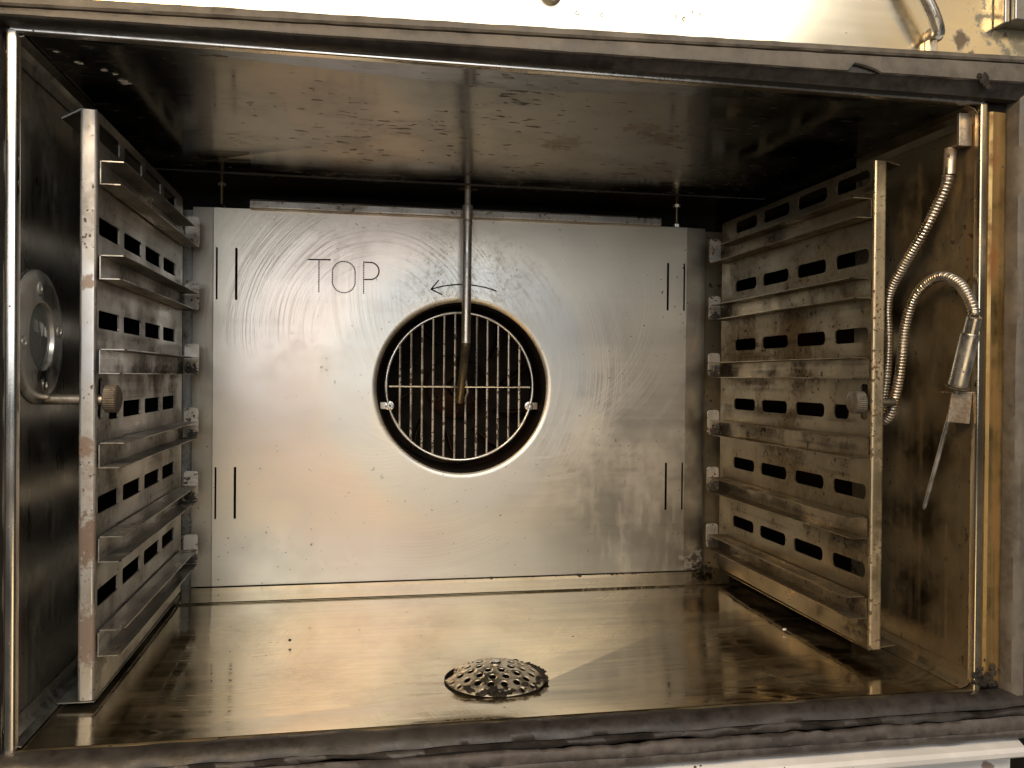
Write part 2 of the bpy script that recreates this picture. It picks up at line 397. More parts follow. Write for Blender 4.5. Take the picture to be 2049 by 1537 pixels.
# ================================================================= the oven chamber
WX, HZ = .607, .402
XL, XR = -.007, .609          # side walls
YB = .440                     # back wall
oven = thing('oven', (.303, .2, -.03), 'steel oven chamber with stained walls, floor and ceiling', 'oven')

# floor: a shallow cross-broken pan that falls towards the drain
DX, DY, DR = .288, .088, .0365
def floor_z(x, y):
    return 0
m = MB()
fl = {'a': (XL, .002, 0), 'b': (XR, .002, 0), 'c': (XR, .3005, 0), 'd': (XL, .3005, 0)}
hole = [(DX + .030 * math.cos(2 * PI * k / 32), DY + .030 * math.sin(2 * PI * k / 32), -.0070) for k in range(32)]
V = [fl['a'], fl['b'], fl['c'], fl['d']] + hole
F = []
def q(i): return 4 + i % 32
# sectors: right (-45..45), back (45..135), left, front
for c0, c1, s0 in ((1, 2, -4), (2, 3, 4), (3, 0, 12), (0, 1, 20)):
    F.append([c0, c1] + [q(s0 + k) for k in range(8, -1, -1)])
m.add(V, F)
m.rings([hole, [(x, y, -.03) for x, y, z in hole]], caps=False)
m.build('floor_pan', M_floor, oven)
MB().box((DX - .031, DY - .031, -.0345), (DX + .031, DY + .031, -.0305)).build('drain_sump', M_blackgap, oven)
# rear strip of the floor, a step behind the seam
MB().sheet([(.3022, -.006), (.3022, .0008), (.3032, .0016), (.340, .0028), (.3500, .0036), (.362, .0036), (.362, -.006)], .0012, 'X', XL, XR, side=-1).build('rear_floor_strip', M_floor, oven)
MB().box((XL, .2990, -.010), (XR, .3030, -.007)).build('floor_seam', M_blackgap, oven)

# ceiling: shallow folds running from the corners
m = MB()
A, B = (.29, .055, HZ + .006), (.29, .138, HZ + .006)
c = [(XL, .002, HZ), (XR, .002, HZ), (XR, .316, HZ), (XL, .316, HZ)]
m.add(c + [A, B], [(0, 1, 4), (1, 2, 5, 4), (2, 3, 5), (3, 0, 4, 5)])
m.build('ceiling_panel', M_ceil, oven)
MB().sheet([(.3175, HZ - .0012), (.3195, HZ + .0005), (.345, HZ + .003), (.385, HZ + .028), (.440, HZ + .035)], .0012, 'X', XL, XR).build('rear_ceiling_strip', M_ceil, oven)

# side walls; behind the racks, added near-black recesses keep the rack slots dark
MB().sheet([(XL, .003), (XL, .138), (XL - .0015, .140), (XL - .006, .1402)], .001, 'Z', -.012, HZ + .045).build('left_wall', M_wall_l, oven)
MB().sheet([(XR, .003), (XR, .150), (XR + .0015, .152), (XR + .006, .1522)], .001, 'Z', -.012, HZ + .045, side=-1).build('right_wall', M_wall_r, oven)
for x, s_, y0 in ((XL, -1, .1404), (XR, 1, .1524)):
    MB().sheet([(x + s_ * .004, y0 + .001), (x + s_ * .060, y0 + .001), (x + s_ * .060, YB), (x, YB)], .001, 'Z', -.012, HZ + .045).build('dark_recess', M_sootshade, oven)
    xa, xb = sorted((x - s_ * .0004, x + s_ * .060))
    MB().box((xa, y0 + .002, HZ - .004), (xb, YB, HZ - .003)).build('dark_recess_ceiling', M_sootshade, oven)
    MB().box((xa, y0 + .002, -.003), (xb, YB, -.002)).build('dark_recess_floor', M_sootshade, oven)
MB().box((XL, YB, -.03), (XR, YB + .002, HZ + .05)).build('back_wall', M_back, oven)
for x0_, x1_ in ((.0190, .0290), (.5605, .5960)):
    MB().box((x0_, .3640, .0005), (x1_, .3652, .3740)).build('rear_side_strip', M_wall_r if x0_ > .3 else M_rackL, oven)
# coved welds where the walls meet floor and ceiling
for nm, x, s_, mt in (('left_floor_weld', XL, 1, M_wall_l), ('right_floor_weld', XR, -1, M_wall_r)):
    MB().sheet([(x + s_ * .0005, .011), (x + s_ * .0018, .0055), (x + s_ * .0045, .0022), (x + s_ * .010, .0006)], .0006, 'Y', .003, .138, side=1).build('corner_weld', mt, oven)
    MB().sheet([(x + s_ * .0005, HZ - .011), (x + s_ * .0018, HZ - .0055), (x + s_ * .0045, HZ - .0022), (x + s_ * .010, HZ - .0006)], .0006, 'Y', .003, .138, side=-1).build('corner_weld', mt, oven)

# rim: rolled lip round the opening and the flat frame outside it
def rim_side(name, path_pts, prof, mat):
    m = MB()
    m.rings([[Vector(p) + Vector(d) for d in prof] for p in path_pts], closed=False, caps=False)
    return m.build(name, mat, oven)
def lip(dirx, dirz):    # profile from inside the wall round to the front face; dir points away from the opening
    pts = [(-.0018, .004)] + [(-.0018 + .0013 - .0013 * math.cos(R(a)), -.0003 - .0013 * math.sin(R(a))) for a in (0, 30, 60, 90)] \
        + [(-.0018 + .0046 + .0013 * math.sin(R(a)), -.0003 - .0013 * math.cos(R(a))) for a in (0, 30, 60, 90)] + [(.0041, .004)]
    return [(dirx * w, y, dirz * w) for w, y in pts]
n = 40
rim_side('rim_left', [(-.001, .001, -.002 + (HZ + .003) * k / n) for k in range(n + 1)], lip(-1, 0), M_rim)
rim_side('rim_right', [(WX + .0018, .001, -.002 + (HZ + .003) * k / n) for k in range(n + 1)], lip(1, 0), M_rimr)
rim_side('rim_top', [(-.003 + (WX + .006) * k / n, .001, HZ + .001) for k in range(n + 1)], [(0, y, z * .55) for x, y, z in lip(0, 1)], M_rim)
rim_side('rim_bottom', [(-.003 + (WX + .006) * k / n, .001, -.0015) for k in range(n + 1)], [(0, y, z * .5) for x, y, z in lip(0, -1)], M_wall_r)
# flat frame strip at the right with a rolled outer edge
MB().sheet([(.6145, .0032), (.6152, .0014), (.6175, .0006), (.6230, .0010), (.6275, .0016), (.6292, .0024), (.6300, .006)], .001, 'Z', .002, HZ - .004, side=1).build('frame_strip', M_frame, oven)
MB().box((.6125, .0045, -.012), (.68, .010, HZ + .03)).build('frame_backing', M_back, oven)
MB().box((-.06, .0045, -.05), (-.009, .010, HZ + .05)).build('frame_backing', M_back, oven)
# faces above and below the opening
o = MB().box((-.34, .001, HZ + .012), (.95, .006, HZ + .26)).build('upper_front_panel', M_face, oven)
MB().sheet([(-.0005, -.0318), (-.0125, -.0372), (-.0142, -.0390), (-.0140, -.0410), (-.0120, -.0425), (.001, -.0460), (.001, -.26)], .0012, 'X', -.34, .637, side=-1).build('lower_front_panel', M_face_low, oven)
MB().box((-.34, .0065, -.26), (.95, .010, -.012)).build('frame_backing', M_back, oven)
MB().box((.6630, .0012, -.26), (.95, .0060, HZ + .0115)).build('side_front_panel', M_face_low, oven)
MB().box((-.34, .0012, -.030), (-.0625, .0060, HZ + .0115)).build('side_front_panel', M_face_low, oven)

# ================================================================= gasket round the door opening
gasket = thing('door_gasket', (.303, -.01, -.035), 'worn dark rubber door gasket framing the oven opening, torn along the bottom', 'gasket')
def nz(x, y, z, s): return noise.noise(Vector((x * s, y * s, z * s)))
def gasket_strip(name, mat, stations, prof_fn, wob=.0004, ws=60, seed=0.0, sharp=38):
    m = MB(); rings = []
    for tt in stations:
        ring = []
        for k, p in enumerate(prof_fn(tt)):
            p = Vector(p)
            dn = Vector((nz(p.x + seed, k * .13, p.z, ws), nz(p.x, k * .31 + seed, p.z, ws), nz(p.z + seed, k * .21, p.x, ws)))
            ring.append(p + dn * wob)
        rings.append(ring)
    m.rings(rings, closed=False, caps=False)
    o = m.build(name, mat, gasket, sharp=sharp)
    return o
def lin(x, a, b): # linear through x=.07 and x=.54
    return a + (b - a) * (x - .07) / .47
XS = [-.05 + .725 * k / 300 for k in range(301)]
TEAR = (.500, .522)
def top_inner(x):
    z1 = lin(x, .4065, .4125)
    return [(x, .002, .4045), (x, -.001, .4042), (x, -.006, .4046), (x, -.0105, z1 - .0012), (x, -.0122, z1)]
gasket_strip('gasket_lip', M_rubberd, XS, top_inner, .0002, 40)
def top_mid(x):
    z1 = lin(x, .4065, .4125); z2 = lin(x, .4125, .4250)
    tear = 0
    if TEAR[0] < x < TEAR[1]:
        u_ = (x - TEAR[0]) / (TEAR[1] - TEAR[0])
        tear = min(1, u_ * 9) * (1 - u_) ** .55 * .0058
    return [(x, -.0122, z1 + tear), (x, -.0136, z1 + .0008 + tear), (x, -.0138, (z1 + z2) / 2 + tear * .4), (x, -.0125, z2 - .0006), (x, -.009, z2 + .0002), (x, -.0065, z2 + .0006)]
gasket_strip('gasket_bead', M_rubber, XS, top_mid, .0003, 70, 2.0)
def top_outer(x):
    z2 = lin(x, .4125, .4250); z3 = lin(x, .4205, .4315)
    return [(x, -.0065, z2 + .0008), (x, -.0108, z2 + .0012), (x, -.0118, z2 + .0025), (x, -.0112, z3 - .0018), (x, -.009, z3 - .0002), (x, -.004, z3 + .0006), (x, .0005, z3 + .0010)]
gasket_strip('gasket_flap', M_rubber, XS, top_outer, .0003, 70, 5.0)
MB().box((.494, -.0105, .4120), (.530, -.0095, .4215)).build('gasket_core', M_rubberd, gasket, label='dark core showing through the tear')
# bottom: three layers, chewed edge
def bot_inner(x):
    return [(x, .002, -.0012), (x, -.001, -.0006), (x, -.006, -.0012 - .001 * abs(nz(x, 0, 0, 30))), (x, -.0115, -.0050), (x, -.0130, -.0085), (x, -.0095, -.0100)]
gasket_strip('gasket_lip', M_rubberd, XS, bot_inner, .0012, 42, 11.0, 75)
def bot_mid(x):
    j = nz(x, 3, 1, 14) * .0016 + nz(x, 8, 2, 70) * .0009
    zt = lin(x, -.0090, -.0105) + j
    return [(x, -.0080, zt + .0010), (x, -.0115, zt + .0008), (x, -.0142, zt - .0010), (x, -.0138, zt - .0032), (x, -.0105, zt - .0042)]
gasket_strip('gasket_bead', M_rubberd, XS, bot_mid, .0018, 48, 21.0, 75)
def bot_outer(x):
    ch = 0
    if .30 < x < .575:    # chewed scallops
        ph = (x * 62) % 1.0
        ch = -.0016 * (1 - abs(2 * ph - 1)) * (.35 + .65 * max(0, nz(x, 5, 5, 22) + .45))
    zt = lin(x, -.0125, -.0150) + ch + nz(x, 1, 9, 25) * .0012
    zb = lin(x, -.0300, -.0305)
    g = lin(x, -.0205, -.0235)
    return [(x, -.0100, zt - .0006), (x, -.0140, zt + .0002), (x, -.0158, zt - .0012), (x, -.0162, (zt + g) / 2), (x, -.0158, g + .0008), (x, -.0146, g), (x, -.0155, g - .0010), (x, -.0148, zb + .003), (x, -.0115, zb - .0002), (x, -.0005, zb - .0008)]
gasket_strip('gasket_flap', M_rubberp, XS, bot_outer, .0010, 40, 31.0, 60)
# sides
ZS = [-.012 + .43 * k / 160 for k in range(161)]
def left_g(z):
    return [(-.0068, .004, z), (-.0074, -.001, z), (-.0092, -.006, z), (-.013, -.009, z), (-.018, -.0085, z), (-.021, -.006, z), (-.024, -.009, z), (-.032, -.009, z), (-.036, .002, z)]
gasket_strip('gasket_side', M_rubberd, ZS, left_g, .0006, 40, 41.0)
def right_g(z):
    return [(.6298, .004, z), (.6302, -.002, z), (.6318, -.0065, z), (.635, -.0085, z), (.6395, -.0082, z), (.6415, -.005, z), (.643, -.0085, z), (.656, -.009, z), (.662, .002, z)]
gasket_strip('gasket_side', M_rubber, ZS, right_g, .0006, 40, 51.0)

# ================================================================= fan panel
PX0, PX1, PZ0, PZ1, PY = .0495, .5375, .0046, .3752, .352
FC = (.2955, .2007)
panel = thing('air_baffle', (.295, PY, PZ0), 'large brushed steel panel with round fan opening, marked TOP with an arrow', 'panel')
m = MB()
slots = []
for x in (.0525, .0708, .5162, .5347):
    for z0, z1 in ((.0705, .1215), (.2855, .3365)):
        w_ = .0012 if x in (.0708, .5162) else .0009
        slots.append(rrect(x - w_, z0, x + w_, z1, .0006, 2))
m.plate([(PX0, PZ0), (PX1, PZ0), (PX1, PZ1), (PX0, PZ1)], [circ(FC[0], FC[1], .0930, 96)] + slots, (0, PY, 0), (1, 0, 0), (0, 0, 1), .0012)
m.build('panel_sheet', M_panel, panel)
# rolled edge of the opening, continuing the sheet backwards
pr = [(.0930 - .0070 * math.sin(R(a)), .0070 - .0070 * math.cos(R(a))) for a in range(0, 91, 9)]
m = MB(); m.lathe((FC[0], PY, FC[1]), (0, 1, 0), pr[:6], 96); m.build('opening_rim', M_panel, panel)
m = MB(); m.lathe((FC[0], PY, FC[1]), (0, 1, 0), pr[5:] + [(.0860, .0122), (.0862, .03), (.0866, .060), (.0866, .085)], 96); m.build('opening_throat', M_sootshade, panel)  # inner half of the roll painted near black to deepen its shade
# bent side flanges
MB().sheet([(PX0 - .0002, PY + .0002), (PX0 - .0012, PY + .0003), (.0300, PY + .0014), (.0285, PY + .030)], .0012, 'Z', PZ0, PZ1, side=-1).build('side_flange', M_panel, panel)
MB().sheet([(PX1 + .0002, PY + .0002), (PX1 + .0012, PY + .0003), (.5590, PY + .0020), (.5605, PY + .030)], .0012, 'Z', PZ0, PZ1, side=1).build('side_flange', M_panel, panel)
MB().sheet([(PY + .0016, PZ0 + .001), (PY + .012, PZ0 + .0015)], .001, 'X', PX0, PX1).build('bottom_flange', M_panel, panel)
# drip rail along the top edge
MB().sheet([(PY - .0004, .3742), (PY - .0080, .3742), (PY - .0092, .3750), (PY - .0094, .3760), (PY - .0092, .3815), (PY - .0080, .3832), (PY + .004, .3842)], .001, 'X', .0845, .5045, side=-1).build('drip_rail', M_flangeL, panel)
# punched lettering
def dots(pts, name, label):
    m = MB(); n_ = 8
    for a, b in pts:
        m.lathe((a, PY - .00008, b), (0, 1, 0), [(.00002, 0), (.00076, 0), (.00076, .0003)], n_)
    return m.build(name, M_hole, panel, label=label)
def seg(a, b, st=.0017):
    L = math.hypot(b[0] - a[0], b[1] - a[1]); k = max(1, round(L / st))
    return [(a[0] + (b[0] - a[0]) * i / k, a[1] + (b[1] - a[1]) * i / k) for i in range(k + 1)]
def pline(P, st=.0017):
    V = resample([Vector((p[0], p[1], 0)) for p in P], st); return [(v.x, v.y) for v in V]
dots(seg((.1397, .3275), (.1607, .3279), .0008) + seg((.1499, .3262), (.1499, .2962)), 'punched_letter', 'dotted letter T')
O_ = arc(.1743, .3156, .0112, 0, 180, 24) + arc(.1743, .3065, .0112, 180, 360, 24); O_.append(O_[0])
dots(pline(O_), 'punched_letter', 'dotted letter O')
dots(seg((.1939, .3268), (.1939, .2955)) + seg((.1952, .3266), (.2005, .3266), .001) + pline(arc(.2005, .3180, .0086, 90, -90, 20), .001) + seg((.2005, .3094), (.1950, .3092), .001), 'punched_letter', 'dotted letter P')
AR = arc(.2955, .206, .1010, 109.5, 70.5, 40)
dots(pline(AR, .0009) + seg(AR[0], (AR[0][0] + .0075, AR[0][1] + .0092), .0010) + seg(AR[0], (AR[0][0] + .0112, AR[0][1] - .0050), .0010), 'punched_arrow', 'dotted arrow pointing left')

# studs that hold the panel to the ceiling
for x, lb in ((.0558, 'small steel stud above the left end of the panel'), (.5275, 'small steel stud above the right end of the panel')):
    st = thing('panel_stud', (x, .358, PZ1), lb, 'stud', 'studs above the fan panel')
    MB().tube([(x, .358, PZ1 + .0002), (x, .358, HZ + .012)], .0021, 12).build('shank', M_dirtypipe, st)
    m = MB(); m.lathe((x, .358, PZ1 + .001), (0, 0, 1), [(.0001, 0), (.0042, 0), (.0042, .0032), (.0001, .0032)], 6); m.build('nut', M_bright, st)
    m = MB(); m.lathe((x, .358, HZ - .0045), (0, 0, 1), [(.0001, 0), (.0042, 0), (.0042, .0032), (.0001, .0032)], 6); m.build('nut', M_pipe, st)

# ================================================================= fan guard and fan wheel
GY, GC, GR = .372, (.2952, .2020), .0775
guard = thing('fan_guard', (GC[0], GY, GC[1] - GR), 'round wire fan guard inside the opening of the panel', 'fan guard')
m = MB()
m.tube([(GC[0] + GR * math.cos(2 * PI * k / 96), GY, GC[1] + GR * math.sin(2 * PI * k / 96)) for k in range(96)], .0016, 10, loop=True); m.build('ring', M_ring, guard)
for k in range(12):
    x = GC[0] + (k - 5.5) * .01148; h = math.sqrt(max(1e-6, GR ** 2 - (x - GC[0]) ** 2)) - .0005
    jog = []
    if k == 6: jog = [(x + .0022, GY + .0016, GC[1] - .006), (x, GY + .0014, GC[1] - .012)]
    m = MB(); m.tube([(x, GY + .0014, GC[1] + h), (x, GY + .0014, GC[1] + .010)] + jog + [(x, GY + .0014, GC[1] - h)], .00125, 8); m.build('bar', M_wire, guard)
MB().tube([(GC[0] - GR + .003, GY - .0015, GC[1] - .0004), (GC[0] + GR - .003, GY - .0015, GC[1] - .0004)], .0010, 8).build('crossbar', M_ring, guard)
for sx in (-1, 1):
    x, z = GC[0] + sx * .0738, GC[1] - .0205
    MB().box((min(x, x + sx * .0095), GY + .001, z - .0036), (max(x, x + sx * .0095), GY + .0022, z + .0036)).build('bracket', M_clip, guard, bevel=.0003)
    m = MB(); m.lathe((x, GY - .0008, z), (0, 1, 0), [(.0014, 0), (.0014, -.0022), (.0031, -.0022), (.0031, 0), (.0046, .0002), (.0046, .0016)], 24); m.build('screw', M_bright, guard)

fan = thing('convection_fan', (FC[0], .41, .13), 'fan wheel coloured near black for shade behind the wire guard', 'fan')
m = MB(); m.lathe((FC[0], .415, FC[1]), (0, 1, 0), [(.0001, -.016), (.008, -.016), (.010, -.012), (.011, -.006), (.030, -.003), (.034, 0), (.034, .003)], 40); m.build('hub', M_fan, fan)
m = MB(); m.lathe((FC[0], .428, FC[1]), (0, 1, 0), [(.0001, 0), (.0855, 0), (.0855, .002)], 48); m.build('back_disc', M_sootshade, fan)
for k in range(10):
    a = 2 * PI * k / 10 + .2
    c_, s_ = math.cos(a), math.sin(a)
    pts = []
    for r_, tw in ((.050, -.006), (.066, 0), (.083, .010)):
        px, pz = FC[0] + r_ * c_ - tw * s_, FC[1] + r_ * s_ + tw * c_
        pts.append((px, pz))
    m = MB(); m.sheet([Vector(p) for p in pts], .0012, 'Y', .398, .4275); m.build('blade', M_fan, fan)
for k in range(6):
    a = 2 * PI * k / 6 + .5
    m = MB(); m.lathe((FC[0] + .024 * math.cos(a), .4105, FC[1] + .024 * math.sin(a)), (0, 1, 0), [(.0015, 0), (.0015, -.003), (.0038, -.003), (.0042, .002)], 12); m.build('bolt', M_fan, fan)

# ================================================================= spray pipe
PXp, PYp = .2965, .335
pipe = thing('spray_pipe', (PXp, PYp, .198), 'thin vertical steel spray pipe hanging from the ceiling before the fan opening', 'pipe')
MB().tube([(PXp, PYp, HZ + .004), (PXp, PYp, .3856)], .0031, 20).build('neck', M_pipe, pipe)
m = MB(); m.lathe((PXp, PYp, 0), (0, 0, 1), [(.0031, .3862), (.0050, .3850), (.0053, .383), (.0053, .3715), (.0047, .3700), (.0050, .3690), (.0050, .3655), (.0045, .3640)], 28); m.build('collar', M_pipe, pipe)
MB().tube([(PXp, PYp, .3642), (PXp - .0002, PYp, .32), (PXp - .0006, PYp, .246)], .0046, 22).build('tube', M_pipe, pipe)
MB().tube(spline([(PXp - .0006, PYp, .2459), (PXp - .0009, PYp + .0010, .2400), (PXp - .0020, PYp + .0075, .2200), (PXp - .0034, PYp + .0150, .2000), (PXp - .0042, PYp + .021, .1860)], 6),
          [.0046 - .00003 * k for k in range(25)], 22).build('nozzle', M_dirtypipe, pipe)
m = MB()
m.box((PXp - .010, PYp - .003, HZ - .0012), (PXp + .010, PYp + .006, HZ - .0004)); m.build('ceiling_clip', M_dirtypipe, pipe)

# ================================================================= shelf racks
SLOT_Y = ((.0655, .1132), (.1250, .1742), (.1868, .2378), (.2490, .2974))
def make_rack(x0, d, name, label, mp, mr, mf, side):
    """d: +1 when the shelf side looks towards +x"""
    top, bot = (.3785, .0050) if d > 0 else (.3765, .0105)
    rk = thing(name, (x0, .20, bot), label, 'shelf rack', 'shelf racks on the chamber sides')
    holes = []
    for i in range(6):
        zc = .3663 - .0597 * i
        for j, (a, b) in enumerate(SLOT_Y):
            if i == 3 and j == 0: a += .024
            if d > 0: holes.append(rrect(a, zc - .0058, b, zc + .0058, .0022, 3))
            else: holes.append(rrect(a + .001, zc - .0057, b - .001, zc + .0057, .0046, 4))
    holes.append(rrect(.0655, .1825, .0745, .2095, .003, 3))
    u = (0, 1, 0); v = (0, 0, 1)
    outer = [(.0628, bot), (.3290, bot + .002), (.3290, top - .001), (.0628, top)]
    m = MB()
    if d > 0: m.plate(outer, holes, (x0, 0, 0), u, v, .0012)
    else:
        m.plate(outer, holes, (x0 + .0012, 0, 0), u, v, .0012)
    m.build('side_plate', mp, rk)
    # folded front flange
    b = -d
    P = [(x0, .0626)] + [(x0 + b * (.0022 - .0022 * math.cos(R(a))), .0626 - .0022 * math.sin(R(a))) for a in (20, 45, 70, 90)] + [(x0 + b * .0085, .0604)] \
        + [(x0 + b * (.0085 + .0018 * math.sin(R(a))), .0604 + .0018 - .0018 * math.cos(R(a))) for a in (30, 60, 90)] + [(x0 + b * .0103, .074)]
    m = MB(); m.sheet(P, .0011, 'Z', bot - .0005, top + .0003, side=-1 if d > 0 else 1); m.build('front_flange', mf, rk)
    # outward lips at top and bottom
    m = MB(); m.sheet([(x0 + b * .0004, top + .0006), (x0 + b * .010, top + .0010), (x0 + b * .0215, top - .0055 if d > 0 else top - .0015)], .001, 'Y', .0615, .328, side=-1 if d < 0 else 1); m.build('top_lip', mp, rk)
    m = MB(); m.sheet([(x0 + b * .0004, bot - .0014), (x0 + b * .022, bot - .0014 + (.0028 if d < 0 else 0))], .0008, 'Y', .0615, .328); m.build('bottom_lip', mp, rk)
    for i in range(6):
        zl = .3318 - .06 * i if d > 0 else .3333 - .06 * i
        rng = random.Random(i * 7 + (1 if d > 0 else 90))
        w1 = x0 + d * .0016
        yb0 = .0612
        m = MB()
        # web
        m.box((min(w1, w1 + d * .0007), yb0, zl + .0010), (max(w1, w1 + d * .0007), .3245, zl + .0152))
        rail = m.build('rail', mr, rk)
        # lower lip with a cut front corner
        tip = x0 + d * .0152
        def lipplate(nm, z, y0, tipx, y1):
            o2 = [(w1 * d, y0), (tipx * d - .0012, y0), (tipx * d, y0 + .0022), (tipx * d, y1), (w1 * d, y1)]
            m = MB(); m.plate([(a * d, b_) for a, b_ in o2] if d > 0 else [(a * d, b_) for a, b_ in o2][::-1], [], (0, 0, z), (1, 0, 0), (0, 1, 0), .0007)
            return m.build(nm, mr, rail)
        lipplate('lower_lip', zl + .0009, .0606, tip, .3254)
        lipplate('upper_lip', zl + .0162, .0645, x0 + d * (.0165 + rng.uniform(-.0006, .0006)), .3185 if i else .30)
        # stop tab at the back
        t0, t1 = sorted((x0 + d * .0028, x0 + d * .0156)); hh = .0290 if d > 0 else .0262
        m = MB(); m.plate(rrect(t0, zl + .0012, t1, zl + hh, .0032, 4), [], (0, .3258, 0), (1, 0, 0), (0, 0, 1), .0011); m.build('stop_tab', M_tab, rail)
    # thumb nut on its pin
    yn, zn = .0680, .1960
    m = MB(); nn = 36
    prof = [(0.0030, d * .0128), (.0052, d * .0128), (.0079, d * .0118), (.0086, d * .0110), (.0086, d * .0042), (.0079, d * .0034), (.005, d * .0030)]
    rings = []
    for rad, hh in prof:
        ring = []
        for k in range(nn * 2):
            a = 2 * PI * k / (nn * 2); rr = rad * (1 + (.035 if (k % 2 and rad > .0082) else 0))
            ring.append((x0 + hh, yn + rr * math.cos(a), zn + rr * math.sin(a)))
        rings.append(ring)
    m.rings(rings, caps=True, smooth=False); nut = m.build('thumb_nut', M_nut, rk)
    xe = XL + .0004 if d > 0 else .5915
    MB().tube([(x0 + d * .0032, yn, zn - .0005), (xe, yn, zn - .0005)], .0034 if d > 0 else .0028, 14).build('mounting_pin', M_clip if d > 0 else M_nut, rk)
    return rk
make_rack(.0252, 1, 'shelf_rack', 'left slotted steel shelf rack with rust flecked front flange and six rails', M_rackL, M_railL, M_flangeL, 'left')
make_rack(.5676, -1, 'shelf_rack', 'right greasy brown slotted shelf rack with rust pitted front flange, beside the hose', M_rackR, M_railR, M_flangeR, 'right')

# ================================================================= lamp cover on the left wall
LC = (XL + .0004, .052, .2345)
lampc = thing('lamp_cover', (LC[0], LC[1], LC[2] - .04), 'round steel lamp cover with glass on the left wall beside the rack', 'lamp cover')
m = MB(); m.lathe(LC, (1, 0, 0), [(.0412, 0), (.0412, .0010), (.0402, .0024), (.0380, .0032), (.0345, .0034), (.0255, .0030), (.0225, .0036), (.0212, .0032), (.0205, .0014), (.0200, .0002)], 72); m.build('ring', M_lamp, lampc)
m = MB(); m.lathe(LC, (1, 0, 0), [(.0001, .0028), (.010, .0024), (.0175, .0016), (.0200, .0010)], 48); m.build('glass', M_glass, lampc)
m = MB(); m.lathe(LC, (1, 0, 0), [(.0001, .0004), (.0200, .0006)], 32); m.build('reflector', M_wall_l, lampc)
for k in range(4):
    a = PI / 2 * k + .15
    c_ = (LC[0] + .0033, LC[1] + .030 * math.cos(a), LC[2] + .030 * math.sin(a))
    m = MB(); m.lathe(c_, (1, 0, 0), [(.0001, .0002), (.0018, .0003), (.0019, .0008), (.0038, .0006), (.0044, -.0003)], 16); m.build('screw', M_lamp, lampc)

# ================================================================= temperature probe with its hose
probe = thing('core_probe', (.598, .02, .118), 'temperature probe with ribbed metal hose and long needle on the right wall', 'probe')
path = spline([(.6005, .0235, .3590), (.600, .0245, .3520), (.598, .0300, .3400), (.594, .0420, .3190), (.593, .0630, .2975), (.593, .0795, .2760), (.594, .0800, .2440), (.594, .0815, .2200),
               (.594, .0860, .1960), (.5945, .0895, .1860), (.5955, .0860, .1810), (.5960, .0800, .1850), (.5955, .0745, .1960),
               (.5950, .0665, .2200), (.5945, .0605, .2540), (.5945, .0470, .2770), (.5940, .0235, .2862), (.5940, .0030, .2795), (.5940, -.0095, .2650), (.5940, -.0128, .2555)], 14)
path = resample(path, .00036)
rr = []
for i, p in enumerate(path):
    ph = (i * .00036 / .00235) % 1.0
    rr.append(.0027 + .0012 * math.sqrt(max(0, math.sin(PI * ph))))
m = MB(); m.tube(path, rr, 16); m.build('hose', M_hose, probe)
MB().tube([(.6015, .0225, .3775), (.6012, .0228, .3590)], .0041, 20).build('hose_fitting', M_clip, probe)
h0, h1 = Vector((.5940, -.0129, .2555)), Vector((.5950, .0035, .2095))
ax = (h1 - h0).normalized(); L = (h1 - h0).length
hd = [(0, .0042), (.0002, .0048), (.011, .0050), (.0112, .0058), (.0125, .0062), (L - .004, .0062), (L - .002, .0066), (L, .0064)]
m = MB(); m.tube([h0 + ax * a for a, r_ in hd], [r_ for a, r_ in hd], 24); m.build('handle', M_bright, probe)
fc = h1 + ax * .0004
m = MB(); m.lathe(fc, ax, [(.0001, 0), (.0078, 0), (.0082, .0008), (.0078, .0016), (.0001, .0016)], 28); m.build('handle_flange', M_dirtypipe, probe)
n0, n1 = fc + ax * .0016, Vector((.5965, .0395, .1180))
nd = (n1 - n0); nl = nd.length
m = MB(); m.tube([n0, n0 + nd * .96, n0 + nd * .985, n1], [.00155, .0015, .0013, .0002], 14); m.build('needle', M_needle, probe)
# small blocks welded on the right wall that carry the probe
holder = thing('probe_holder', (.603, .012, .184), 'bent steel holder clip gripping the probe needle below its handle', 'clip', 'steel blocks on the right wall')
m = MB(); m.plate([(.5880, .1842), (.6050, .1828), (.6068, .2036), (.5912, .2038)], [], (0, .0040, 0), (1, 0, 0), (0, 0, 1), .0014)
m.build('clip_face', M_clip, holder, bevel=.0003)
m = MB(); m.box((.5915, .0040, .2039), (.6085, .0160, .2050)); m.build('clip_top', M_clip, holder)
blk = MB().box((.5985, .0098, .3762), (.6086, .0125, .3990)).box((.6000, .0125, .3770), (.6086, .0230, .3785)).build('hose_bracket', M_clip, None, bevel=.0004)
tag(blk, 'pale rectangular steel bracket above the hose fitting at the top right', 'bracket', 'steel blocks on the right wall')

